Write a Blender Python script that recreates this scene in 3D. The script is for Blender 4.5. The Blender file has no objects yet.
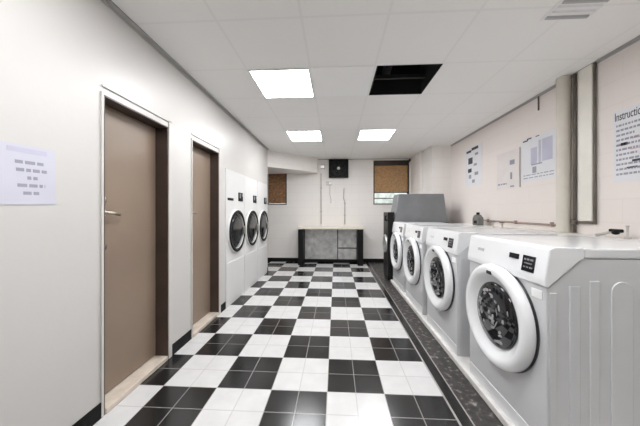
import bpy, bmesh, math, random
from mathutils import Vector, Matrix
random.seed(7)
sc = bpy.context.scene
COL = sc.collection
PI = math.pi

# ------------------------------------------------------------------ materials
def new_mat(name):
    m = bpy.data.materials.new(name); m.use_nodes = True
    nt = m.node_tree
    return m, nt, nt.nodes['Principled BSDF']

def mat(name, col, rough=.5, metal=0., var=.0, vscale=6., bump=0., bscale=60., coat=0., spec=None):
    m, nt, b = new_mat(name)
    b.inputs['Roughness'].default_value = rough
    b.inputs['Metallic'].default_value = metal
    if coat:
        b.inputs['Coat Weight'].default_value = coat
        b.inputs['Coat Roughness'].default_value = .08
    if spec is not None: b.inputs['Specular IOR Level'].default_value = spec
    tc = nt.nodes.new('ShaderNodeTexCoord')
    n = nt.nodes.new('ShaderNodeTexNoise')
    n.inputs['Scale'].default_value = vscale; n.inputs['Detail'].default_value = 4
    nt.links.new(tc.outputs['Object'], n.inputs['Vector'])
    r = nt.nodes.new('ShaderNodeValToRGB')
    lo = [max(0, c * (1 - var)) for c in col]; hi = [min(1, c * (1 + var)) for c in col]
    r.color_ramp.elements[0].position = .3; r.color_ramp.elements[1].position = .7
    r.color_ramp.elements[0].color = (*lo, 1); r.color_ramp.elements[1].color = (*hi, 1)
    nt.links.new(n.outputs['Fac'], r.inputs['Fac'])
    nt.links.new(r.outputs['Color'], b.inputs['Base Color'])
    if bump:
        n2 = nt.nodes.new('ShaderNodeTexNoise'); n2.inputs['Scale'].default_value = bscale
        nt.links.new(tc.outputs['Object'], n2.inputs['Vector'])
        bp = nt.nodes.new('ShaderNodeBump'); bp.inputs['Strength'].default_value = bump
        bp.inputs['Distance'].default_value = .01
        nt.links.new(n2.outputs['Fac'], bp.inputs['Height'])
        nt.links.new(bp.outputs['Normal'], b.inputs['Normal'])
    return m

def emit(name, col, strength):
    m, nt, b = new_mat(name)
    b.inputs['Base Color'].default_value = (.9, .9, .9, 1)
    b.inputs['Emission Color'].default_value = (*col, 1)
    b.inputs['Emission Strength'].default_value = strength
    return m

class N:      # tiny node-graph helper
    def __init__(s, nt): s.nt = nt
    def math(s, op, a, b=None):
        n = s.nt.nodes.new('ShaderNodeMath'); n.operation = op
        for i, v in enumerate((a, b)):
            if v is None: continue
            if isinstance(v, (int, float)): n.inputs[i].default_value = v
            else: s.nt.links.new(v, n.inputs[i])
        return n.outputs[0]
    def mix(s, f, a, b):
        n = s.nt.nodes.new('ShaderNodeMix'); n.data_type = 'RGBA'
        for k, v in ((0, f), (6, a), (7, b)):
            if isinstance(v, (int, float)): n.inputs[k].default_value = v
            elif isinstance(v, tuple): n.inputs[k].default_value = (*v, 1)
            else: s.nt.links.new(v, n.inputs[k])
        return n.outputs[2]
    def noise(s, vec, scale, detail=3):
        n = s.nt.nodes.new('ShaderNodeTexNoise'); n.inputs['Scale'].default_value = scale
        n.inputs['Detail'].default_value = detail
        s.nt.links.new(vec, n.inputs['Vector']); return n.outputs['Fac']

SQ, GX, GY = .4053, -.0595, 1.8077        # checker square and its grid origin
def floor_mat():
    m, nt, b = new_mat('checker_floor_tiles'); g = N(nt)
    tc = nt.nodes.new('ShaderNodeTexCoord'); sp = nt.nodes.new('ShaderNodeSeparateXYZ')
    nt.links.new(tc.outputs['Object'], sp.inputs[0]); x, y = sp.outputs[0], sp.outputs[1]
    u = g.math('DIVIDE', g.math('SUBTRACT', x, GX), SQ); v = g.math('DIVIDE', g.math('SUBTRACT', y, GY), SQ)
    par = g.math('FLOORED_MODULO', g.math('ADD', g.math('FLOOR', u), g.math('FLOOR', v)), 2.)   # 0 black 1 white
    white = g.math('GREATER_THAN', par, .5)
    def grout(w):
        a = g.math('PINGPONG', g.math('MULTIPLY', u, 2.), .5); c = g.math('PINGPONG', g.math('MULTIPLY', v, 2.), .5)
        return g.math('LESS_THAN', g.math('MINIMUM', a, c), w)
    n1 = g.noise(tc.outputs['Object'], 9., 5); n2 = g.noise(tc.outputs['Object'], 70., 3)
    blk = g.mix(n2, (.008, .0075, .0075), (.026, .025, .024))
    wht = g.mix(n1, (.56, .55, .545), (.69, .685, .68))
    c = g.mix(white, blk, wht)
    gcol = g.mix(white, (.22, .21, .205), (.50, .48, .47))
    gr = grout(.017)
    c = g.mix(gr, c, gcol)
    # border: one row of black tile, then worn dark concrete towards the washers
    edge = g.math('GREATER_THAN', x, GX + 2 * SQ)
    conc_n = g.noise(tc.outputs['Object'], 22., 6)
    rp = nt.nodes.new('ShaderNodeValToRGB'); nt.links.new(conc_n, rp.inputs[0])
    e = rp.color_ramp.elements; e[0].position = .38; e[0].color = (.022, .019, .018, 1); e[1].position = .72; e[1].color = (.30, .275, .255, 1)
    e2 = rp.color_ramp.elements.new(.56); e2.color = (.045, .040, .037, 1)
    line = g.math('ADD', g.math('LESS_THAN', g.math('ABSOLUTE', g.math('SUBTRACT', x, .757)), .006),
                  g.math('LESS_THAN', g.math('ABSOLUTE', g.math('SUBTRACT', x, .838)), .005))
    bord = g.mix(g.math('GREATER_THAN', x, .838), blk, rp.outputs[0])
    bord = g.mix(line, bord, (.34, .32, .30))
    c = g.mix(edge, c, bord)
    nt.links.new(c, b.inputs['Base Color'])
    b.inputs['Specular IOR Level'].default_value = .5
    ro = g.math('ADD', .16, g.math('MULTIPLY', n1, .06))
    ro = g.math('ADD', ro, g.math('MULTIPLY', g.math('GREATER_THAN', x, .838), .3))
    nt.links.new(ro, b.inputs['Roughness'])
    bp = nt.nodes.new('ShaderNodeBump'); bp.inputs['Strength'].default_value = .25; bp.inputs['Distance'].default_value = .002
    nt.links.new(g.math('SUBTRACT', g.math('MULTIPLY', n2, .012), gr), bp.inputs['Height']); nt.links.new(bp.outputs['Normal'], b.inputs['Normal'])
    return m

def block_wall_mat(name, col, axis, joint=.93, strength=.35):
    """painted concrete block, joints barely showing under the paint"""
    m, nt, b = new_mat(name); g = N(nt)
    b.inputs['Roughness'].default_value = .5
    tc = nt.nodes.new('ShaderNodeTexCoord'); sp = nt.nodes.new('ShaderNodeSeparateXYZ'); cb = nt.nodes.new('ShaderNodeCombineXYZ')
    nt.links.new(tc.outputs['Object'], sp.inputs[0])
    nt.links.new(sp.outputs[axis], cb.inputs[0]); nt.links.new(sp.outputs[2], cb.inputs[1])
    br = nt.nodes.new('ShaderNodeTexBrick'); nt.links.new(cb.outputs[0], br.inputs['Vector'])
    br.inputs['Scale'].default_value = 1.; br.inputs['Brick Width'].default_value = .4; br.inputs['Row Height'].default_value = .2
    br.inputs['Mortar Size'].default_value = .006; br.inputs['Mortar Smooth'].default_value = .6
    br.inputs['Color1'].default_value = (*col, 1); br.inputs['Color2'].default_value = (*[c * .985 for c in col], 1)
    br.inputs['Mortar'].default_value = (*[c * joint for c in col], 1)
    n = g.noise(tc.outputs['Object'], 2.2, 4)
    c = g.mix(g.math('MULTIPLY', n, .16), br.outputs['Color'], tuple(c * .82 for c in col))
    nt.links.new(c, b.inputs['Base Color'])
    bp = nt.nodes.new('ShaderNodeBump'); bp.inputs['Strength'].default_value = strength; bp.inputs['Distance'].default_value = .004
    nt.links.new(g.math('SUBTRACT', g.math('MULTIPLY', g.noise(tc.outputs['Object'], 55.), .5), br.outputs['Fac']), bp.inputs['Height'])
    nt.links.new(bp.outputs['Normal'], b.inputs['Normal'])
    return m

TX, TY, TM = -.845, 2.355, .606            # ceiling grid origin and module
def ceiling_mat():
    m, nt, b = new_mat('white_ceiling_tiles'); g = N(nt)
    b.inputs['Roughness'].default_value = .85
    tc = nt.nodes.new('ShaderNodeTexCoord'); sp = nt.nodes.new('ShaderNodeSeparateXYZ'); nt.links.new(tc.outputs['Object'], sp.inputs[0])
    a = g.math('PINGPONG', g.math('DIVIDE', g.math('SUBTRACT', sp.outputs[0], TX), TM), .5)
    c = g.math('PINGPONG', g.math('DIVIDE', g.math('SUBTRACT', sp.outputs[1], TY), TM), .5)
    l = g.math('LESS_THAN', g.math('MINIMUM', a, c), .016)
    n = g.noise(tc.outputs['Object'], 90., 3); n2 = g.noise(tc.outputs['Object'], 1.3, 3)
    col = g.mix(n2, (.90, .89, .875), (.93, .92, .905)); col = g.mix(g.math('MULTIPLY', n, .06), col, (.6, .6, .6))
    col = g.mix(g.math('MULTIPLY', l, .16), col, (.60, .60, .60))
    nt.links.new(col, b.inputs['Base Color'])
    return m

M = dict(
    floor=floor_mat(), ceiling=ceiling_mat(),
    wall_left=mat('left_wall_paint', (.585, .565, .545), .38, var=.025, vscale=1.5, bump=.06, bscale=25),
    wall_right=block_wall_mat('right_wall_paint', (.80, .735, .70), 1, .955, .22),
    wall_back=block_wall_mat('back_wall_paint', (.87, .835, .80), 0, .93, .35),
    cream=mat('cream_paint', (.80, .77, .70), .4, var=.05, vscale=5),
    pipe=mat('beige_pipe_paint', (.66, .62, .55), .4, var=.06, vscale=7),
    ledge=mat('pale_ledge_paint', (.74, .73, .69), .4, var=.05, vscale=4),
    angle=mat('grey_ceiling_angle', (.42, .41, .40), .5, var=.04),
    base=mat('black_rubber_baseboard', (.008, .008, .008), .6, var=.2, spec=.15),
    door=mat('taupe_door_paint', (.255, .190, .142), .33, var=.10, vscale=1.6, bump=.03, bscale=20),
    jamb=mat('dark_brown_frame', (.058, .038, .030), .35, var=.15),
    casing=mat('casing_paint', (.60, .57, .54), .4, var=.04),
    sill=mat('travertine_threshold', (.60, .52, .44), .45, var=.12, vscale=14),
    steel=mat('satin_steel', (.55, .53, .50), .28, 1., var=.06),
    brass=mat('worn_nickel', (.62, .56, .48), .3, 1., var=.08),
    enamel=mat('white_enamel', (.78, .785, .795), .22, var=.015, coat=.4),
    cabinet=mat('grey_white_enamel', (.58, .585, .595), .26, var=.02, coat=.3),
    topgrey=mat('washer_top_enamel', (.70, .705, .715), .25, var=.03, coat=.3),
    gasket=mat('black_gasket', (.012, .012, .013), .45, var=.1),
    glass=mat('dark_door_glass', (.010, .010, .012), .06, var=.4, vscale=12, spec=.6),
    drum=mat('drum_steel', (.50, .50, .51), .3, .8, var=.5, vscale=16),
    display=mat('black_display', (.008, .008, .010), .12, var=.2),
    grey_led=mat('grey_display_text', (.22, .22, .23), .3, var=.2),
    greymark=mat('grey_marking', (.42, .42, .43), .4, var=.1),
    dryer=mat('dryer_white_enamel', (.70, .69, .68), .42, var=.012),
    curb=mat('white_curb_paint', (.74, .72, .70), .4, var=.10, vscale=12),
    hood=mat('grey_painted_steel', (.22, .225, .235), .32, .35, var=.12, vscale=3),
    dark=mat('charcoal_panel', (.012, .011, .011), .4, var=.2, spec=.25),
    black=mat('black_paint', (.007, .007, .007), .5, var=.2, spec=.2),
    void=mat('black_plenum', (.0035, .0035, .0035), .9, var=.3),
    duct=mat('dark_duct', (.018, .018, .018), .6, var=.3),
    tabletop=mat('cream_laminate', (.72, .66, .56), .35, var=.05),
    plate=mat('brushed_steel_panel', (.58, .58, .57), .34, .75, var=.25, vscale=9),
    seam=mat('dark_seam', (.07, .07, .065), .5, var=.1),
    blind=mat('brown_bamboo_blind', (.40, .195, .048), .6, var=.25, vscale=26),
    board=mat('weathered_brown_board', (.26, .135, .060), .6, var=.45, vscale=30),
    darkwood=mat('dark_window_frame', (.040, .026, .018), .45, var=.2),
    paper=mat('white_paper', (.72, .72, .74), .6, var=.02),
    lilac=mat('lilac_paper', (.56, .555, .63), .6, var=.02),
    cream_paper=mat('cream_paper', (.72, .675, .655), .6, var=.03),
    ink=mat('dark_ink', (.045, .045, .06), .6, var=.2),
    inkgrey=mat('faded_grey_ink', (.30, .295, .35), .6, var=.1),
    inklilac=mat('pale_violet_print', (.50, .49, .60), .6, var=.08),
    inkred=mat('pale_red_print', (.62, .36, .38), .6, var=.1),
    rose=mat('rose_brown_conduit', (.36, .27, .235), .45, var=.1),
    darkpipe=mat('dark_conduit_paint', (.15, .13, .11), .45, var=.15),
    greypipe=mat('grey_conduit', (.50, .47, .44), .4, .3, var=.08),
    plastic=mat('grey_jug_plastic', (.17, .17, .16), .35, var=.2, vscale=14),
    white=mat('white_plastic', (.82, .82, .82), .35, var=.02),
    tile=mat('clean_ceiling_tile', (.93, .93, .92), .8, var=.01, vscale=60),
    lamp=emit('lit_diffuser', (.965, .98, 1.), 16.),
)
def glass_mat():
    m, nt, b = new_mat('window_glass')
    b.inputs['Transmission Weight'].default_value = 1.; b.inputs['Roughness'].default_value = .15
    b.inputs['Base Color'].default_value = (.86, .87, .85, 1); b.inputs['IOR'].default_value = 1.2
    return m
M['pane'] = glass_mat()

# ------------------------------------------------------------------ mesh helpers
def B(): return bmesh.new()
def box(bm, x0, x1, y0, y1, z0, z1, bev=0., seg=2):
    r = bmesh.ops.create_cube(bm, size=1.)
    vs = r['verts']
    for v in vs:
        v.co = Vector(((x0 + x1) / 2 + v.co.x * (x1 - x0), (y0 + y1) / 2 + v.co.y * (y1 - y0), (z0 + z1) / 2 + v.co.z * (z1 - z0)))
    if bev:
        es = {e for v in vs for e in v.link_edges}
        bmesh.ops.bevel(bm, geom=list(es), offset=bev, segments=seg, profile=.5, affect='EDGES')
    return bm
def prism(bm, pts, axis, a, b, bev=0., seg=2):
    """polygon pts in the two other axes, extruded along axis (0 x, 1 y, 2 z) from a to b"""
    def mk(p, t):
        q = list(p); q.insert(axis, t); return Vector(q)
    f0 = [bm.verts.new(mk(p, a)) for p in pts]; f1 = [bm.verts.new(mk(p, b)) for p in pts]
    n = len(pts)
    fs = [bm.faces.new(f0), bm.faces.new(f1[::-1])]
    for i in range(n): fs.append(bm.faces.new((f0[i], f1[i], f1[(i + 1) % n], f0[(i + 1) % n])))
    bmesh.ops.recalc_face_normals(bm, faces=fs)
    if bev:
        es = {e for f in fs for e in f.edges}
        bmesh.ops.bevel(bm, geom=list(es), offset=bev, segments=seg, profile=.5, affect='EDGES')
    return bm
def lathe(bm, prof, center, axis=(0, 0, 1), n=48, closed=False):
    """prof: (radius, height) pairs turned about axis through center"""
    q = Vector((0, 0, 1)).rotation_difference(Vector(axis)); c = Vector(center)
    rings = []
    for r, h in prof:
        if r < 1e-6: rings.append([bm.verts.new(c + q @ Vector((0, 0, h)))])
        else: rings.append([bm.verts.new(c + q @ Vector((r * math.cos(2 * PI * i / n), r * math.sin(2 * PI * i / n), h))) for i in range(n)])
    fs = []
    pairs = list(zip(rings, rings[1:]))
    if closed: pairs.append((rings[-1], rings[0]))
    for a, b in pairs:
        for i in range(n):
            j = (i + 1) % n
            if len(a) == 1 and len(b) == 1: continue
            if len(a) == 1: fs.append(bm.faces.new((a[0], b[i], b[j])))
            elif len(b) == 1: fs.append(bm.faces.new((a[i], b[0], a[j])))
            else: fs.append(bm.faces.new((a[i], b[i], b[j], a[j])))
    for f in fs: f.smooth = True
    bmesh.ops.recalc_face_normals(bm, faces=fs)
    return bm
def tube(bm, pts, r, n=12):
    pts = [Vector(p) for p in pts]; rings = []; fs = []
    for i, p in enumerate(pts):
        d0 = (p - pts[i - 1]).normalized() if i else None
        d1 = (pts[i + 1] - p).normalized() if i < len(pts) - 1 else None
        d = ((d0 or d1) + (d1 or d0)).normalized()
        ref = Vector((0, 0, 1)) if abs(d.z) < .8 else Vector((0, 1, 0)) if abs(d.y) < .8 else Vector((1, 0, 0))
        if rings: ref = side
        u = (ref - d * ref.dot(d)).normalized(); side = u; w = d.cross(u)
        k = 1. if (d0 is None or d1 is None) else 1 / max(.5, math.cos(d0.angle(d1) / 2))
        rings.append([bm.verts.new(p + (u * math.cos(2 * PI * i2 / n) + w * math.sin(2 * PI * i2 / n)) * r * k) for i2 in range(n)])
    for a, b in zip(rings, rings[1:]):
        for i in range(n):
            f = bm.faces.new((a[i], b[i], b[(i + 1) % n], a[(i + 1) % n])); f.smooth = True; fs.append(f)
    fs.append(bm.faces.new(rings[0])); fs.append(bm.faces.new(rings[-1]))
    bmesh.ops.recalc_face_normals(bm, faces=fs)
    return bm
def obj(name, bm, m, parent=None, label=None):
    me = bpy.data.meshes.new(name); bm.to_mesh(me); bm.free()
    me.materials.append(M[m] if isinstance(m, str) else m)
    o = bpy.data.objects.new(name, me); COL.objects.link(o)
    if parent: o.parent = parent
    if label: o['label'] = label
    return o
def tag(o, label, cat, group=None):
    o['label'] = label; o['category'] = cat
    if group: o['group'] = group
    return o
def thing(name, label, cat, loc=(0, 0, 0), group=None):
    o = bpy.data.objects.new(name, None); COL.objects.link(o); o.location = loc; o.empty_display_size = .1
    return tag(o, label, cat, group)
def struct(name, bm, m, parent=None):
    o = obj(name, bm, m, parent)
    if not parent: o['kind'] = 'structure'
    return o
def struct_root(name, loc=(0, 0, 0)):
    o = bpy.data.objects.new(name, None); COL.objects.link(o); o.location = loc; o['kind'] = 'structure'; return o
def copy_thing(root, loc, label):
    r = root.copy(); COL.objects.link(r); r.location = loc; r['label'] = label
    def kids(a, b):
        for ch in list(a.children):
            c = ch.copy(); COL.objects.link(c); c.parent = b; kids(ch, c)
    kids(root, r)
    return r

XL, XR, H = -1.469, 2.357, 2.65
YB, YF = 6.50, -2.6            # back wall, wall behind the camera
XA = -2.75                     # alcove wall
D1 = (1.518, 2.137); D2 = (2.505, 3.095); DH = 2.035
DRY = (3.285, 5.315); DRH = 1.88
CORNER = 5.38

# ------------------------------------------------------------------ the setting
struct('floor', box(B(), XA - .2, XR + .2, YF - .2, YB + .2, -.12, 0), 'floor')

# ceiling with the real opening of the vent
V0, V1 = (.385, .985), (2.365, 2.960)
bm = B()
box(bm, XA - .2, V0[0], YF - .2, YB + .2, H, H + .05); box(bm, V0[1], XR + .2, YF - .2, YB + .2, H, H + .05)
box(bm, V0[0], V0[1], YF - .2, V1[0], H, H + .05); box(bm, V0[0], V0[1], V1[1], YB + .2, H, H + .05)
struct('ceiling', bm, 'ceiling')

# left wall with its two door openings and the opening for the dryers
bm = B(); W0 = XL - .16
for y0, y1, z0, z1 in ((YF, D1[0], 0, H), (D1[0], D1[1], DH, H), (D1[1], D2[0], 0, H), (D2[0], D2[1], DH, H), (D2[1], DRY[0], 0, H), (DRY[0], DRY[1], DRH, H), (DRY[1], CORNER, 0, H)):
    box(bm, W0, XL, y0, y1, z0, z1)
box(bm, XA, W0, CORNER - .07, CORNER, 0, H)
bmesh.ops.remove_doubles(bm, verts=bm.verts, dist=1e-5)
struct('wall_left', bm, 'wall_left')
struct('wall_alcove', box(B(), XA - .12, XA, CORNER - .2, YB, 0, H), 'wall_left')
struct('wall_right', box(B(), XR, XR + .15, YF, YB, 0, H), 'wall_right')
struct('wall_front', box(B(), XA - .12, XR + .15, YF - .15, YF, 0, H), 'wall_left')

# back wall with two window openings
WA = (-1.80, -1.27, 1.48, 2.33); WB = (.965, 1.865, 1.48, 2.61)
bm = B()
for x0, x1, z0, z1 in ((XA - .1, WA[0], 0, H), (WA[0], WA[1], 0, WA[2]), (WA[0], WA[1], WA[3], H), (WA[1], WB[0], 0, H), (WB[0], WB[1], 0, WB[2]), (WB[0], WB[1], WB[3], H), (WB[1], XR + .1, 0, H)):
    box(bm, x0, x1, YB, YB + .18, z0, z1)
bmesh.ops.remove_doubles(bm, verts=bm.verts, dist=1e-5)
struct('wall_back', bm, 'wall_back')

# bulkhead at the left of the back wall, its face running at a slant
struct('trim_1', prism(B(), [(-1.52, 5.47), (-.46, 6.30), (-.46, YB), (XA, YB), (XA, 5.47)], 2, 2.29, H), 'wall_back')
# pilasters in the right back corner
bm = B(); box(bm, 1.97, XR, 5.27, 5.80, 0, H); struct('trim_2', bm, 'wall_back')
bm = B(); box(bm, 1.90, XR, 5.80, YB, 0, H); struct('trim_3', bm, 'wall_back')
# baseboards
bm = B()
for y0, y1 in ((YF, D1[0] - .012), (D1[1] + .012, D2[0] - .012), (D2[1] + .012, DRY[0]), (DRY[1], CORNER)):
    box(bm, XL, XL + .008, y0, y1, 0, .10, .002, 1)
struct('baseboard_left', bm, 'base')
bm = B(); box(bm, XA, 1.86, YB - .009, YB, 0, .10, .002, 1); struct('baseboard_back', bm, 'base')
# ceiling edge angles
bm = B(); prism(bm, [(XL, H), (XL + .03, H), (XL + .03, H - .012), (XL + .004, H - .012), (XL + .004, H - .035), (XL, H - .035)], 1, YF, CORNER)
struct('trim_4', bm, 'angle')
bm = B(); prism(bm, [(XR, H), (XR - .025, H), (XR - .025, H - .006), (XR - .004, H - .006), (XR - .004, H - .025), (XR, H - .025)], 1, YF, 5.27)
struct('trim_5', bm, 'angle')
bm = B(); box(bm, -.46, 1.86, YB - .02, YB, H - .012, H); struct('trim_6', bm, 'angle')
# curb under the washers and the pipe ledge behind them
struct('trim_7', box(B(), 1.01, 1.93, -.9, 4.70, 0, .05, .008), 'curb')
struct('trim_8', box(B(), 1.93, XR, -2.0, 4.72, 0, 1.085, .012), 'ledge')

# windows
def window(n, x0, x1, z0, z1, split):
    r = struct_root(n, ((x0 + x1) / 2, YB + .02, z0)); w = (x1 - x0) / 2; h = z1 - z0
    bm = B(); t = .03
    box(bm, -w, -w + t, -.012, .10, 0, h, .004, 1); box(bm, w - t, w, -.012, .10, 0, h, .004, 1)
    box(bm, -w, w, -.012, .10, h - t, h, .004, 1); box(bm, -w, w, -.012, .10, 0, t, .004, 1)
    if split: box(bm, -w, w, .07, .10, split * .5 - .01, split * .5 + .01)
    obj('window_frame', bm, 'darkwood', r)
    bm = B(); box(bm, -w + t, w - t, .080, .086, t, h - t); obj('pane', bm, 'pane', r)
    return r, w, h
r, w, h = window('window_1', *WA, 0)
bm = B(); k = 0; z = .035
while z < h - .04:
    box(bm, -w + .035, w - .035, .02 + .004 * (k % 2), .036 + .004 * (k % 2), z, min(z + .104, h - .035), .003, 1); z += .10; k += 1
obj('board_panel', bm, 'board', r)
r, w, h = window('window_2', *WB, .33)
bm = B(); z = .32
while z < h - .13:
    box(bm, -w + .02, w - .02, .012, .022, z, z + .0165, .002, 1); z += .018
obj('blind', bm, 'blind', r)
bm = B(); box(bm, -w + .01, w - .01, -.015, .045, h - .13, h - .02, .006); obj('valance', bm, 'darkwood', r)
bm = B(); box(bm, -w + .02, w - .02, .006, .026, .30, .322, .004); obj('blind_rail', bm, 'darkwood', r)
# overgrown yard wall seen through the clear bottom of the window
bm = B(); box(bm, .2, 2.6, YB + 1.2, YB + 1.3, 0, 3.2); struct('wall_yard', bm, mat('yard_wall', (.55, .54, .48), .8, var=.4, vscale=9))

# doors
def door(n, y0, y1, lever):
    yc = (y0 + y1) / 2; w = (y1 - y0) / 2
    r = struct_root(n, (XL, yc, 0))
    bm = B(); d = .10; jt = .012
    box(bm, -.158, .004, -w - .001, -w + jt, 0, DH, .002, 1); box(bm, -.158, .004, w - jt, w + .001, 0, DH, .002, 1)
    box(bm, -.158, .004, -w, w, DH - jt, DH + .001, .002, 1)
    # stops
    box(bm, -.158, -.142, -w, w, DH - .035, DH); box(bm, -.158, -.142, w - .03, w, 0, DH); box(bm, -.158, -.142, -w, -w + .03, 0, DH)
    obj('door_frame', bm, 'jamb', r)
    bm = B(); c = .045
    box(bm, .0, .010, -w - .012 - .006, -w - .001, 0, DH + .012, .002, 1)
    box(bm, .0, .010, w + .001, w + c, 0, DH + .06, .003, 1)
    box(bm, .0, .010, -w - .012, w + c, DH + .045, DH + .06, .003, 1)
    obj('casing', bm, 'casing', r)
    bm = B(); box(bm, -.14, -.10, -w + jt + .003, w - jt - .003, .045, DH - jt - .003, .003, 1); lf = obj('door_leaf', bm, 'door', r)
    bm = B(); box(bm, -.158, .012, -w + jt, w - jt, 0, .038, .006); obj('threshold', bm, 'sill', r)
    ky = -w + jt + .075
    bm = B()
    lathe(bm, [(0, 0), (.034, 0), (.034, .008), (.026, .014), (.013, .016), (.013, .046), (0, .048)], (-.10, ky, 1.285), (1, 0, 0), 20)
    tube(bm, [(-.058, ky, 1.285), (-.054, ky + .03, 1.284), (-.056, ky + .10, 1.272)], .011, 10)
    obj('door_handle', bm, 'brass', lf)
    bm = B(); lathe(bm, [(0, 0), (.030, 0), (.030, .014), (.022, .024), (0, .026)], (-.10, ky, 1.37), (1, 0, 0), 20); obj('lock', bm, 'brass', lf)
    bm = B(); lathe(bm, [(0, 0), (.024, 0), (.024, .008), (.012, .012), (.012, .03), (.022, .038), (.022, .052), (0, .056)], (-.10, ky - .03, 1.06), (1, 0, 0), 20); obj('door_knob', bm, 'brass', lf)
    return r
door('door_1', *D1, 1); door('door_2', *D2, 1)

# ------------------------------------------------------------------ ceiling lights
def ceiling_light(i, x, y, label):
    t = thing('ceiling_light', label, 'ceiling light', (x, y, H), 'square ceiling light panels')
    s = TM / 2 - .008
    if i == 0:
        bm = B()
        for a, b, c, d in ((-s, s, -s, -s + .016), (-s, s, s - .016, s), (-s, -s + .016, -s, s), (s - .016, s, -s, s)):
            box(bm, a, b, c, d, -.012, 0, .002, 1)
        obj('frame', bm, 'white', t)
        bm = B(); box(bm, -s + .012, s - .012, -s + .012, s - .012, -.008, -.001); obj('diffuser', bm, 'lamp', t)
    return t
cxs = (TX + TM * .5, TX + TM * 2.5)
l0 = ceiling_light(0, cxs[0], TY + TM * .5, 'lit square ceiling panel nearest the camera, level with the black ceiling opening')
copy_thing(l0, (cxs[0], TY + TM * 3.5, H), 'left of the two lit square ceiling panels nearer the back wall')
copy_thing(l0, (cxs[1] + .03, TY + TM * 3.5, H), 'right of the two lit square ceiling panels nearer the back wall')
for yy in (-2.5,):  # extra panels added out of view to fill the room with light
    for q, xx in enumerate(cxs):
        copy_thing(l0, (xx, TY + TM * (yy), H), 'unseen square ceiling panel added out of view for fill light, %s one of two' % ('left', 'right')[q])
s = TM / 2 - .006
bm = B(); box(bm, -s, s, -s, s, -.006, 0, .002, 1)
o = obj('ceiling_tile', bm, 'tile'); o.location = (TX + TM * 1.5, TY + TM * .5, H)
tag(o, 'cleaner bright white ceiling tile between the lit panel and the black opening', 'ceiling tile')

# black opening in the ceiling
t = thing('ceiling_opening', 'black open square in the white ceiling with dark ducting inside', 'ceiling opening', ((V0[0] + V0[1]) / 2, (V1[0] + V1[1]) / 2, H))
w, d = (V0[1] - V0[0]) / 2, (V1[1] - V1[0]) / 2
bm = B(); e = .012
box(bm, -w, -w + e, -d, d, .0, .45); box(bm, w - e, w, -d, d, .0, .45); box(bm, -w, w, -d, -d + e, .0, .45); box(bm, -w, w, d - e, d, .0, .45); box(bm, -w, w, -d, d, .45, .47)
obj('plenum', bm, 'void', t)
bm = B(); tube(bm, [(-.13, -d + .014, .26), (-.10, d - .014, .26)], .05, 16); obj('duct', bm, 'duct', t)
bm = B(); box(bm, -w + .014, w - .014, .12, .15, .10, .14); obj('joist', bm, 'duct', t)
# white louvred register near the right
t = thing('ceiling_register', 'white louvred air register in the ceiling at upper right', 'air vent', (1.60, 1.76, H))
bm = B(); box(bm, -.16, .16, -.10, .10, -.006, 0, .002, 1); obj('frame', bm, 'white', t)
for k in range(4):
    bm = B(); prism(bm, [(-.075 + k * .045, -.006), (-.060 + k * .045, -.006), (-.050 + k * .045, -.014), (-.065 + k * .045, -.014)], 0, -.14, .14); obj('louvre', bm, 'greymark' if k in (0, 3) else 'white', t)

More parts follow.
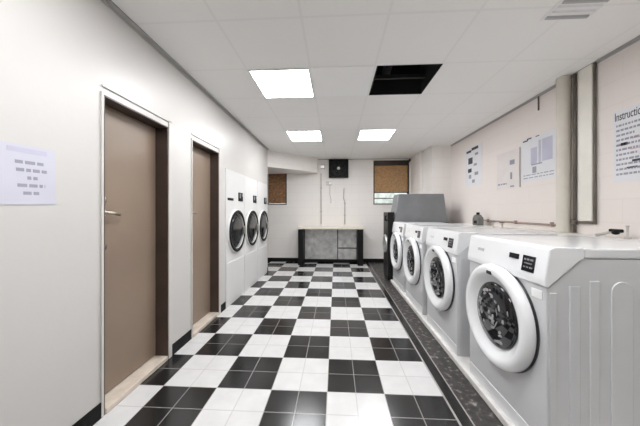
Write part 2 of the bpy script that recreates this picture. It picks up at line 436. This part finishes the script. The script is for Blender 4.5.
# ------------------------------------------------------------------ washers
WX = 1.045; WW = .36; DEP = .82; WZ = .05
WY = (1.665, 2.585, 3.455, 4.30)
TH = 1.062    # top of the washer above the curb
def make_washer(label):
    t = thing('washing_machine', label, 'washing machine', (WX, WY[0], WZ), 'white front loading washers')
    bm = B()
    prism(bm, [(0, .0), (.0, .872), (.012, .872), (.160, 1.008), (DEP, 1.008), (DEP, 0)], 1, -WW, WW, .005, 2)
    # pressed panels on both sides: a raised post at the front and arched fields behind it
    for sgn in (-1, 1):
        yo = sgn * WW
        def field(x0, x1, z0, z1, arch, hgt):
            pts = [(x0, z0), (x1, z0)]
            if arch:
                r_ = (x1 - x0) / 2; cx = (x0 + x1) / 2
                pts += [(cx + r_ * math.cos(a * PI / 8), z1 - r_ + r_ * math.sin(a * PI / 8)) for a in range(0, 9)]
            else: pts += [(x1, z1), (x0, z1)]
            a, b = sorted((yo - sgn * .004, yo + sgn * hgt)); prism(bm, pts, 1, a, b, .003, 2)
        field(.012, .045, .02, .84, False, .005)
        field(.105, .155, .02, .875, False, .006)
        field(.20, .245, .02, .90, False, .006)
        field(.30, .40, .02, .90, True, .006)
        field(.45, .55, .02, .90, True, .006); field(.60, .70, .02, .90, True, .006)
    obj('cabinet', bm, 'cabinet', t)
    bm = B(); box(bm, .172, DEP + .005, -WW - .003, WW + .003, 1.010, TH - .002, .009, 3); obj('top', bm, 'topgrey', t)
    # control panel: a white wedge over the front edge
    bm = B(); prism(bm, [(-.012, .868), (-.014, .900), (.010, TH - .006), (.035, TH + .004), (.172, TH + .002), (.172, 1.006), (.158, 1.006), (.012, .872), (.006, .866)], 1, -WW - .006, WW + .006, .006, 3)
    cp = obj('control_panel', bm, 'enamel', t)
    # everything on the slope is set with its frame
    sl = Vector((.024, 0, TH - .006 - .900)); L = sl.length; sl.normalize(); nrm = Vector((-sl.z, 0, sl.x))
    def on_slope(bm2, y0, y1, s0, s1, h0, h1):
        o_ = Vector((-.014, 0, .900)); vs = []
        for h_ in (h0, h1):
            for (yy, ss) in ((y0, s0), (y1, s0), (y1, s1), (y0, s1)):
                vs.append(bm2.verts.new(o_ + sl * (ss * L) + nrm * h_ + Vector((0, yy, 0))))
        fs = [bm2.faces.new(vs[i] for i in q) for q in ((3, 2, 1, 0), (4, 5, 6, 7), (0, 1, 5, 4), (1, 2, 6, 5), (2, 3, 7, 6), (3, 0, 4, 7))]
        bmesh.ops.recalc_face_normals(bm2, faces=fs)
        return bm2
    ds = obj('display', on_slope(B(), -.292, -.206, .12, .66, -.002, .004), 'display', cp, 'square black display with small grey symbols')
    bm = B()
    for k, (a, b) in enumerate(((-.282, -.262), (-.255, -.239), (-.232, -.218))):
        on_slope(bm, a, b, .50, .56, .003, .005); on_slope(bm, a, b, .24, .29, .003, .005)
    on_slope(bm, -.276, -.222, .38, .42, .003, .005)
    obj('display_marks', bm, 'grey_led', cp)
    obj('coin_reader', on_slope(B(), -.172, -.098, .46, .64, -.002, .005), 'black', cp, 'small black bar beside the display')
    obj('badge', on_slope(B(), .165, .235, .42, .54, -.002, .002), 'greymark', cp)
    # door
    zc = .588
    bm = B(); lathe(bm, [(.318, -.004), (.318, .012), (.306, .020), (.306, -.004)], (0, 0, zc), (-1, 0, 0), 64, True); obj('door_gasket', bm, 'gasket', t)
    bm = B()
    lathe(bm, [(.300, -.002), (.314, .010), (.317, .030), (.313, .048), (.302, .060), (.286, .066), (.268, .066), (.254, .060), (.226, .038), (.206, .026), (.198, .022), (.198, -.002)], (0, 0, zc), (-1, 0, 0), 72, True)
    dr = obj('door', bm, 'enamel', t)
    bm = B(); lathe(bm, [(.1995, .010), (.1995, .030), (.190, .036), (.13, .048), (.06, .055), (0, .056)], (0, 0, zc), (-1, 0, 0), 56); obj('door_glass', bm, 'glass', dr, 'dark round door glass')
    bm = B()
    # bright glints of wash-drum ribs and holes, put in as thin raised marks under the glass bulge
    rnd = random.Random(3)
    for k in range(34):
        a = rnd.uniform(0, 2 * PI); rr = .165 * math.sqrt(rnd.random()); ww = rnd.uniform(.004, .011); ll = rnd.uniform(.008, .030)
        x_ = -(.0565 - .020 * (rr / .1995) ** 2)
        cy, cz = rr * math.cos(a), zc + rr * math.sin(a); an = a + PI / 2 + rnd.uniform(-.5, .5)
        u = Vector((0, math.cos(an), math.sin(an))); v = Vector((0, -u.z, u.y)); c0 = Vector((x_ + .001, cy, cz))
        q = [c0 + u * sx * ll + v * sy * ww for sx, sy in ((-1, -.4), (-.5, -1), (.5, -1), (1, -.2), (.6, 1), (-.5, 1))]
        vs = [bm.verts.new(p) for p in q]; ws = [bm.verts.new(p + Vector((-.0015, 0, 0))) for p in q]
        fs = [bm.faces.new(vs), bm.faces.new(ws[::-1])] + [bm.faces.new((vs[i], ws[i], ws[(i + 1) % 6], vs[(i + 1) % 6])) for i in range(6)]
        bmesh.ops.recalc_face_normals(bm, faces=fs)
    o = obj('drum_reflections', bm, 'drum', dr); o['kind'] = 'stuff'
    bm = B(); box(bm, -.070, -.060, -.022, .026, zc + .255, zc + .277, .004); obj('door_badge', bm, 'gasket', dr, 'small dark badge at the top of the door ring')
    bm = B(); box(bm, -.004, .004, -.335, -.265, .795, .840, .002, 1); obj('instruction_label', bm, 'white', t)
    bm = B(); box(bm, -.004, .004, -WW + .01, WW - .01, .0, .085, .003); obj('kick_plate', bm, 'enamel', t)
    return t
w0 = make_washer('nearest white front loading washer, its whole ribbed side in view')
copy_thing(w0, (WX, WY[1], WZ), 'second white front loading washer from the camera, just beyond the nearest one')
copy_thing(w0, (WX, WY[2], WZ), 'third white front loading washer from the camera, second from the tall grey machine')
copy_thing(w0, (WX, WY[3], WZ), 'farthest white front loading washer, right beside the tall grey machine')

# tall grey machine at the end of the row
t = thing('laundry_machine', 'tall dark grey steel machine with sloped top at far end of washer row', 'machine', (1.06, 4.72, 0))
bm = B(); box(bm, .03, .90, .02, .50, 0, 1.10, .006)
obj('cabinet', bm, 'hood', t)
bm = B()
b0 = [(.03, .02, 1.10), (1.0, .02, 1.10), (1.0, .50, 1.10), (.03, .50, 1.10)]
b1 = [(.115, .06, 1.63), (.945, .06, 1.63), (.945, .46, 1.63), (.115, .46, 1.63)]
v0 = [bm.verts.new(p) for p in b0]; v1 = [bm.verts.new(p) for p in b1]
fs = [bm.faces.new(v0), bm.faces.new(v1)] + [bm.faces.new((v0[i], v0[(i + 1) % 4], v1[(i + 1) % 4], v1[i])) for i in range(4)]
bmesh.ops.recalc_face_normals(bm, faces=fs)
bmesh.ops.bevel(bm, geom=list(bm.edges), offset=.010, segments=2, profile=.5, affect='EDGES')
hd = obj('hood', bm, 'hood', t, 'sloped grey steel hood')
bm = B(); box(bm, .02, 1.01, .008, .50, 1.085, 1.105, .004); obj('hood_rim', bm, 'dark', hd)
bm = B(); box(bm, -.085, .03, .03, .48, .02, 1.29, .012); fp = obj('front_panel', bm, 'dark', t, 'narrow black front panel')
bm = B(); lathe(bm, [(.17, -.002), (.18, .012), (.165, .03), (.13, .03), (.12, .004), (0, .012)], (-.085, .255, .68), (-1, 0, 0), 40); obj('door', bm, 'plate', t)
bm = B(); tube(bm, [(-.082, .09, 1.13), (-.125, .09, 1.14), (-.125, .09, 1.21), (-.082, .09, 1.22)], .012, 10); obj('handle', bm, 'dark', fp)

# ------------------------------------------------------------------ dryers set in the left wall
def make_dryer(label):
    t = thing('tumble_dryer', label, 'tumble dryer', (XL, 3.622, 0), 'white tumble dryers set in the left wall')
    hw = .333
    bm = B(); box(bm, -.72, .010, -hw + .002, hw - .002, .0, DRH - .005, .003); obj('cabinet', bm, 'dryer', t)
    bm = B(); box(bm, .004, .016, -hw + .012, hw - .012, .04, .60, .006); obj('lint_panel', bm, 'dryer', t)
    zc = 1.015
    bm = B(); lathe(bm, [(.308, -.002), (.312, .014), (.300, .030), (.268, .034), (.250, .026), (.246, -.002)], (.010, 0, zc), (1, 0, 0), 56, True); dr = obj('door', bm, 'dryer', t)
    bm = B(); lathe(bm, [(.249, .004), (.247, .020), (.15, .030), (0, .034)], (.010, 0, zc), (1, 0, 0), 48); obj('door_glass', bm, 'glass', dr)
    bm = B(); lathe(bm, [(.300, .026), (.303, .034), (.285, .0395), (.255, .037), (.252, .026)], (.010, 0, zc), (1, 0, 0), 56, True); obj('door_ring', bm, 'black', dr)
    bm = B(); box(bm, .036, .056, .20, .245, zc - .06, zc + .06, .006); obj('handle', bm, 'steel', dr)
    bm = B(); box(bm, .004, .024, .09, .25, 1.455, 1.585, .006); cb = obj('coin_box', bm, 'black', t)
    bm = B(); box(bm, .022, .028, .105, .150, 1.50, 1.57, .002, 1); obj('coin_slot', bm, 'grey_led', cb)
    bm = B(); box(bm, .022, .028, .20, .235, 1.53, 1.565, .002, 1); obj('coin_return', bm, 'grey_led', cb)
    return t
d0 = make_dryer('white tumble dryer in left wall nearest the brown doors')
copy_thing(d0, (XL, 4.300, 0), 'middle of three white tumble dryers set in the left wall')
copy_thing(d0, (XL, 4.976, 0), 'white tumble dryer in left wall farthest from the camera, at the corner')
# only the first carries the long dark plate
bm = B(); box(bm, XL + .009, XL + .018, 3.335, 3.52, 1.452, 1.485, .003)
o = obj('price_plate', bm, 'black'); o.parent = d0; o.matrix_parent_inverse = Matrix.Translation((-XL, -3.622, 0))

# ------------------------------------------------------------------ folding table
t = thing('folding_table', 'black framed folding table with cream top standing against the back wall', 'table', (-.125, 6.07, 0))
bm = B(); box(bm, -.80, .80, -.02, .42, .875, .915, .006); obj('tabletop', bm, 'tabletop', t)
for sx in (-1, 1):
    x0, x1 = sorted((sx * .785, sx * .655)); bm = B(); box(bm, x0, x1, -.005, .40, 0, .875, .006); obj('leg', bm, 'black', t)
for x0, x1 in ((-.655, .170), (.182, .655)):
    bm = B(); box(bm, x0 + .004, x1 - .004, .28, .295, .10, .872, .003, 1); obj('back_panel', bm, 'plate', t)
bm = B(); box(bm, .166, .186, .272, .30, .06, .872); obj('seam_strip', bm, 'seam', t)
bm = B(); box(bm, -.655, .655, .265, .305, .035, .105, .004); obj('stretcher', bm, 'black', t)
bm = B(); box(bm, .19, .65, .255, .285, .375, .400, .004); obj('rail', bm, 'seam', t)

# ------------------------------------------------------------------ back wall fittings
t = thing('exhaust_fan', 'square black exhaust fan with pale hub high on the back wall', 'exhaust fan', (.075, YB, 2.40))
bm = B()
for a, b, c, d in ((-.25, .25, .17, .235), (-.25, .25, -.235, -.17), (-.25, -.19, -.17, .17), (.19, .25, -.17, .17)): box(bm, a, b, -.07, 0, c, d, .004, 1)
box(bm, -.25, .25, -.012, -.002, -.235, .235)
obj('housing', bm, 'black', t)
bm = B(); lathe(bm, [(.165, 0), (.17, .01), (.19, .01), (.19, 0)], (0, -.055, 0), (0, -1, 0), 40, True); obj('guard_ring', bm, 'dark', t)
for k in range(5):
    a = k * 2 * PI / 5; bm = B()
    p = [(.03, -.018, .0), (.15, -.055, .006), (.155, .050, -.006), (.04, .025, .0)]
    q = []
    for r_, s_, dy in p: q.append(Vector((r_ * math.cos(a) - s_ * math.sin(a), -.040 + dy, r_ * math.sin(a) + s_ * math.cos(a))))
    v0 = [bm.verts.new(x) for x in q]; v1 = [bm.verts.new(x + Vector((0, .004, 0))) for x in q]
    fs = [bm.faces.new(v0), bm.faces.new(v1)] + [bm.faces.new((v0[i], v0[(i + 1) % 4], v1[(i + 1) % 4], v1[i])) for i in range(4)]
    bmesh.ops.recalc_face_normals(bm, faces=fs); obj('blade', bm, 'dark', t)
bm = B(); lathe(bm, [(.0, .0), (.036, .0), (.04, .02), (.028, .038), (0, .042)], (0, -.035, .01), (0, -1, 0), 24); obj('hub', bm, 'white', t, 'pale round fan hub')

bm = B(); tube(bm, [(-.375, YB - .018, 2.29), (-.375, YB - .018, .98)], .011, 10)
for z in (1.3, 1.9): box(bm, -.40, -.35, YB - .032, YB, z, z + .02)
tag(obj('conduit', bm, 'greypipe'), 'thin vertical conduit on the back wall left of the fan', 'pipe', 'conduits on the back wall')
bm = B(); tube(bm, [(.235, YB - .02, .98), (.235, YB - .02, 1.55), (.205, YB - .02, 1.64), (.215, YB - .02, 1.90)], .011, 10)
for z in (1.2, 1.5): box(bm, .21, .26, YB - .034, YB, z, z + .02)
tag(obj('conduit', bm, 'greypipe'), 'bent vertical conduit on the back wall above the table, right one', 'pipe', 'conduits on the back wall')
bm = B(); tube(bm, [(-.145, YB - .016, 2.00), (-.15, YB - .018, 1.75), (-.115, YB - .018, 1.60), (-.125, YB - .016, 1.52)], .006, 8)
tag(obj('cord', bm, 'greypipe'), 'thin grey cord hanging from white outlet below the fan', 'cord')
t = thing('wall_outlet', 'small white outlet box on the back wall below the fan', 'outlet', (-.14, YB, 2.03))
bm = B(); box(bm, -.11, .05, -.03, 0, -.045, .045, .006); obj('box', bm, 'greypipe', t)
bm = B(); box(bm, -.03, .045, -.040, -.026, -.035, .035, .004); obj('cover_plate', bm, 'white', t)
t = thing('junction_box', 'grey junction box on the back wall beside the black fan', 'junction box', (-.33, YB, 2.46))
bm = B(); box(bm, -.055, .055, -.05, 0, -.05, .05, .006); obj('box', bm, 'greypipe', t)
bm = B(); box(bm, -.045, .045, -.056, -.048, -.04, .04, .004); obj('cover_plate', bm, 'steel', t)
t = thing('blind_bracket', 'dark bracket with short rod at top right corner of the right back window', 'bracket', (1.872, YB, 2.60))
bm = B(); box(bm, -.02, .005, -.06, 0, -.04, .03, .004); obj('plate', bm, 'darkwood', t)
bm = B(); tube(bm, [(.0, -.04, .0), (.026, -.04, .0)], .012, 10); obj('rod', bm, 'darkwood', t)

# ------------------------------------------------------------------ right wall fittings
bm = B(); lathe(bm, [(.055, 1.085), (.055, H - .03), (.055, H)], (XR - .058, 2.672, 0), (0, 0, 1), 32)
t = thing('pipe', 'thick beige vertical pipe on the right wall from ledge to ceiling', 'pipe', (0, 0, 0)); obj('pipe_body', bm, 'pipe', t)
bm = B(); lathe(bm, [(.056, H - .035), (.0575, H - .03), (.0575, H - .008), (.056, H - .004)], (XR - .058, 2.672, 0), (0, 0, 1), 32, True); obj('collar', bm, 'pipe', t)
bm = B(); box(bm, XR - .022, XR, 2.425, 2.560, 1.205, H - .004, .004)
tag(obj('cover_board', bm, 'cream'), 'tall narrow cream board on the right wall beside the thick pipe', 'board')
t = thing('cable_conduit', 'dark thin conduit running down and under the cream board to the thick pipe', 'conduit')
bm = B(); tube(bm, [(XR - .016, 2.405, H - .01), (XR - .016, 2.405, 1.19), (XR - .016, 2.580, 1.19)], .0105, 10); obj('run', bm, 'darkpipe', t)
bm = B(); tube(bm, [(XR - .020, 2.592, H - .01), (XR - .020, 2.592, 1.09)], .014, 12); obj('riser', bm, 'darkpipe', t)
bm = B(); box(bm, XR - .045, XR, 2.575, 2.612, 1.165, 1.215, .005); obj('elbow_box', bm, 'darkpipe', t)
bm = B(); tube(bm, [(XR - .013, 2.77, 1.150), (XR - .013, 4.30, 1.163)], .011, 10)
for y in (2.85, 3.4, 4.0): box(bm, XR - .028, XR, y, y + .02, 1.135, 1.18)
tag(obj('water_pipe', bm, 'rose'), 'long thin rose brown pipe running level along the right wall above ledge', 'pipe')
bm = B(); tube(bm, [(XR - .008, 3.05, H - .02), (XR - .008, 3.05, 2.47)], .008, 8)
tag(obj('cable_stub', bm, 'darkpipe'), 'short dark cable stub hanging from the ceiling on right wall', 'cable')

# jug on the ledge
t = thing('detergent_jug', 'dark grey plastic jug standing on the ledge behind the farthest washers', 'jug', (2.20, 4.02, 1.085))
bm = B()
prism(bm, [(-.075, 0), (.075, 0), (.080, .02), (.080, .105), (.050, .145), (.022, .165), (-.022, .165), (-.030, .150), (-.070, .125), (-.080, .10), (-.080, .02)], 0, -.045, .045, .012, 3); obj('body', bm, 'plastic', t)
bm = B(); lathe(bm, [(.0, .165), (.024, .165), (.024, .197), (.018, .201), (0, .201)], (0, 0, 0), (0, 0, 1), 24); obj('cap', bm, 'black', t, 'black screw cap')
bm = B(); tube(bm, [(0, .045, .150), (0, .085, .148), (0, .104, .120), (0, .100, .070), (0, .078, .045)], .011, 10); obj('handle', bm, 'plastic', t)
bm = B(); box(bm, -.050, -.044, -.05, .03, .03, .075, .002, 1); obj('dark_label', bm, 'black', t)

def valve(loc, label):
    t = thing('hose_valve', label, 'valve', loc, 'small hose valves on the ledge')
    bm = B(); lathe(bm, [(0, 0), (.022, 0), (.022, .006), (.011, .01), (.011, .045), (.016, .048), (.016, .062), (0, .062)], (0, 0, 0), (0, 0, 1), 16); obj('body', bm, 'brass', t)
    bm = B(); tube(bm, [(-.03, 0, .07), (.03, 0, .07)], .006, 8); obj('lever', bm, 'plastic', t)
    return t
v = valve((2.12, 3.52, 1.085), 'small brass hose valve on the ledge, nearer the grey jug')
copy_thing(v, (2.12, 3.33, 1.085), 'small brass hose valve on the ledge, farther from the grey jug')

# tap with black lever and its short post at the right
t = thing('tap', 'grey pipe tap with black lever on the ledge behind the nearest washer', 'tap', (2.26, 2.15, 1.085))
bm = B(); tube(bm, [(0, .16, .008), (0, .10, .022), (0, .05, .040), (0, .0, .050)], .011, 10); obj('spout', bm, 'greypipe', t)
bm = B(); lathe(bm, [(0, 0), (.016, .004), (.021, .02), (.018, .04), (0, .046)], (0, .03, .038), (0, -.95, .15), 20)
box(bm, -.012, .012, -.045, .055, .040, .068, .009, 3); obj('lever', bm, 'black', t, 'black tap lever')
bm = B(); lathe(bm, [(0, 0), (.02, 0), (.02, .012), (.007, .018), (.007, .085), (.010, .09), (.010, .10), (0, .10)], (0, -.075, 0), (0, 0, 1), 14); obj('post', bm, 'greypipe', t)

# ------------------------------------------------------------------ notices
def sheet(name, wall, a0, a1, z0, z1, pm, label, tilt=0.):
    """thin sheet on a side wall: a along y (grows away from the camera)"""
    sgn = 1 if wall == 'L' else -1; x = XL if wall == 'L' else XR
    t = thing(name, label, 'notice', (x, (a0 + a1) / 2, (z0 + z1) / 2)); t.rotation_euler = (tilt, 0, 0)
    w, h = (a1 - a0) / 2, (z1 - z0) / 2
    p0, p1 = sorted((sgn * .0005, sgn * .003)); bm = B(); box(bm, p0, p1, -w, w, -h, h); obj('sheet', bm, pm, t)
    def marks(rects, m, nm='print'):
        if nm != 'text_lines' and len(rects) > 1:
            for q_ in rects: marks([q_], m, {'symbols': 'symbol', 'sketches': 'sketch', 'red_lines': 'red_line'}.get(nm, nm))
            return
        bm = B(); q0, q1 = sorted((sgn * .0025, sgn * .0040))
        for u0, u1, v0, v1 in rects:     # u from left edge as seen (0..1), v from top
            if wall == 'L': ya, yb = -w + u0 * 2 * w, -w + u1 * 2 * w
            else: ya, yb = w - u1 * 2 * w, w - u0 * 2 * w
            box(bm, q0, q1, ya, yb, h - v1 * 2 * h, h - v0 * 2 * h)
        o = obj(nm, bm, m, t)
        if nm == 'text_lines': o['kind'] = 'stuff'
        return o
    return t, marks, w, h
def text_lines(rnd, u0, u1, v0, v1, n, fill=.5, ragged=.4):
    out = []; dv = (v1 - v0) / n
    for k in range(n):
        u = u0; end = u1 - rnd.random() * ragged * (u1 - u0)
        while u < end:
            l = rnd.uniform(.04, .14); out.append((u, min(u + l, end), v0 + k * dv, v0 + k * dv + dv * fill)); u += l + .03
    return out
rnd = random.Random(11)
# left wall notice
t, mk, w, h = sheet('notice', 'L', .945, 1.245, 1.325, 1.605, 'lilac', 'pale lilac paper notice with faded lines taped to the left wall', .03)
mk([(.36, .88, .05, .13)], 'inklilac', 'heading')
ln = []
for k, (a, b) in enumerate(((.45, .86), (.46, .88), (.60, .74), (.47, .84), (.54, .76))): ln += text_lines(rnd, a, b, .26 + k * .13, .36 + k * .13, 1, .55, .05)
mk(ln, 'inkgrey', 'text_lines')
# right wall
t, mk, w, h = sheet('notice', 'R', 2.02, 2.262, 1.535, 2.135, 'paper', 'large white instruction poster at the right edge of the right wall')
cu = bpy.data.curves.new('lettering', 'FONT'); cu.body = 'Instructions'; cu.size = .105; cu.extrude = .0008; cu.align_x = 'LEFT'
tmp = bpy.data.objects.new('tmp', cu); COL.objects.link(tmp)
bpy.context.view_layer.update()
me = bpy.data.meshes.new_from_object(tmp.evaluated_get(bpy.context.evaluated_depsgraph_get()))
bpy.data.objects.remove(tmp)
xs = [v_.co.x for v_ in me.vertices]; sx = (2 * w * .92) / (max(xs) - min(xs)); sx = max(sx, .46)
for v_ in me.vertices: v_.co = Vector((-.0038 - v_.co.z, w * .94 - v_.co.x * sx, h - .085 + v_.co.y * .95))
me.materials.append(M['ink']); o = bpy.data.objects.new('heading', me); COL.objects.link(o); o.parent = t
mk(text_lines(rnd, .08, .97, .20, .94, 11, .42, .4), 'inkgrey', 'text_lines')
mk([(.22, .42, .46, .50), (.55, .85, .71, .74), (.4, .7, .80, .82)], 'ink', 'diagram')
mk([(.55, .9, .42, .435), (.5, .9, .56, .575)], 'inkred', 'red_lines')
t, mk, w, h = sheet('notice', 'R', 2.79, 3.32, 1.66, 2.19, 'paper', 'wide white notice with violet diagram just left of the thick beige pipe', -.0)
mk([(.04, .20, .03, .06), (.17, .30, .0, .03), (.42, .52, .01, .03)], 'ink', 'heading')
mk([(.28, .46, .25, .62), (.50, .56, .12, .62), (.60, .86, .12, .60)], 'inklilac', 'diagram')
mk([(.30, .60, .62, .645), (.33, .44, .68, .82)], 'inkgrey', 'symbols')
mk(text_lines(rnd, .06, .94, .84, .97, 2, .3, .3), 'inkgrey', 'text_lines')
t, mk, w, h = sheet('notice', 'R', 3.355, 3.815, 1.61, 2.12, 'cream_paper', 'cream paper notice with small grey marks, middle of three left of the thick pipe')
mk([(.60, .80, .26, .38), (.62, .70, .58, .76), (.62, .78, .93, .97)], 'inkgrey', 'symbols')
mk(text_lines(rnd, .06, .5, .84, .92, 1, .5, .2), 'inkgrey', 'text_lines')
bm = B(); box(bm, -.010, -.002, -w - .012, -w, -h, h); obj('shadow_edge', bm, 'greymark', t)  # grey strip modelling the shadow along the sheet's right edge
t, mk, w, h = sheet('notice', 'R', 4.19, 4.72, 1.74, 2.41, 'paper', 'white notice with dark blotchy sketches nearest the back of the right wall')
mk([(.10, .40, .06, .12), (.42, .80, .02, .09)], 'ink', 'heading')
mk([(.22, .48, .26, .42), (.20, .42, .54, .64)], 'ink', 'sketches')
mk([(.62, .80, .18, .24), (.55, .72, .44, .50), (.25, .4, .70, .80), (.6, .8, .66, .74), (.45, .6, .84, .92)], 'inkgrey', 'symbols')

# ------------------------------------------------------------------ daylight through the back window, camera
wd = bpy.data.worlds.new('World'); sc.world = wd; wd.use_nodes = True
wd.node_tree.nodes['Background'].inputs[0].default_value = (.75, .85, .95, 1); wd.node_tree.nodes['Background'].inputs[1].default_value = 2.0

cam = bpy.data.cameras.new('camera'); co = bpy.data.objects.new('camera', cam); COL.objects.link(co)
cam.sensor_width = 36; cam.lens = 252.0 / 640 * 36; cam.clip_start = .02
cam.shift_x = -2.4 / 640; cam.shift_y = -.94 / 640
co.location = (0, 0, 1.29); co.rotation_euler = (PI / 2, 0, .0524)
sc.camera = co
sc.cycles.use_denoising = True
sc.cycles.max_bounces = 12; sc.cycles.diffuse_bounces = 8
vs = sc.view_settings
vs.view_transform = 'Standard'; vs.look = 'None'; vs.gamma = 1; vs.use_curve_mapping = False
vs.exposure = 0.86
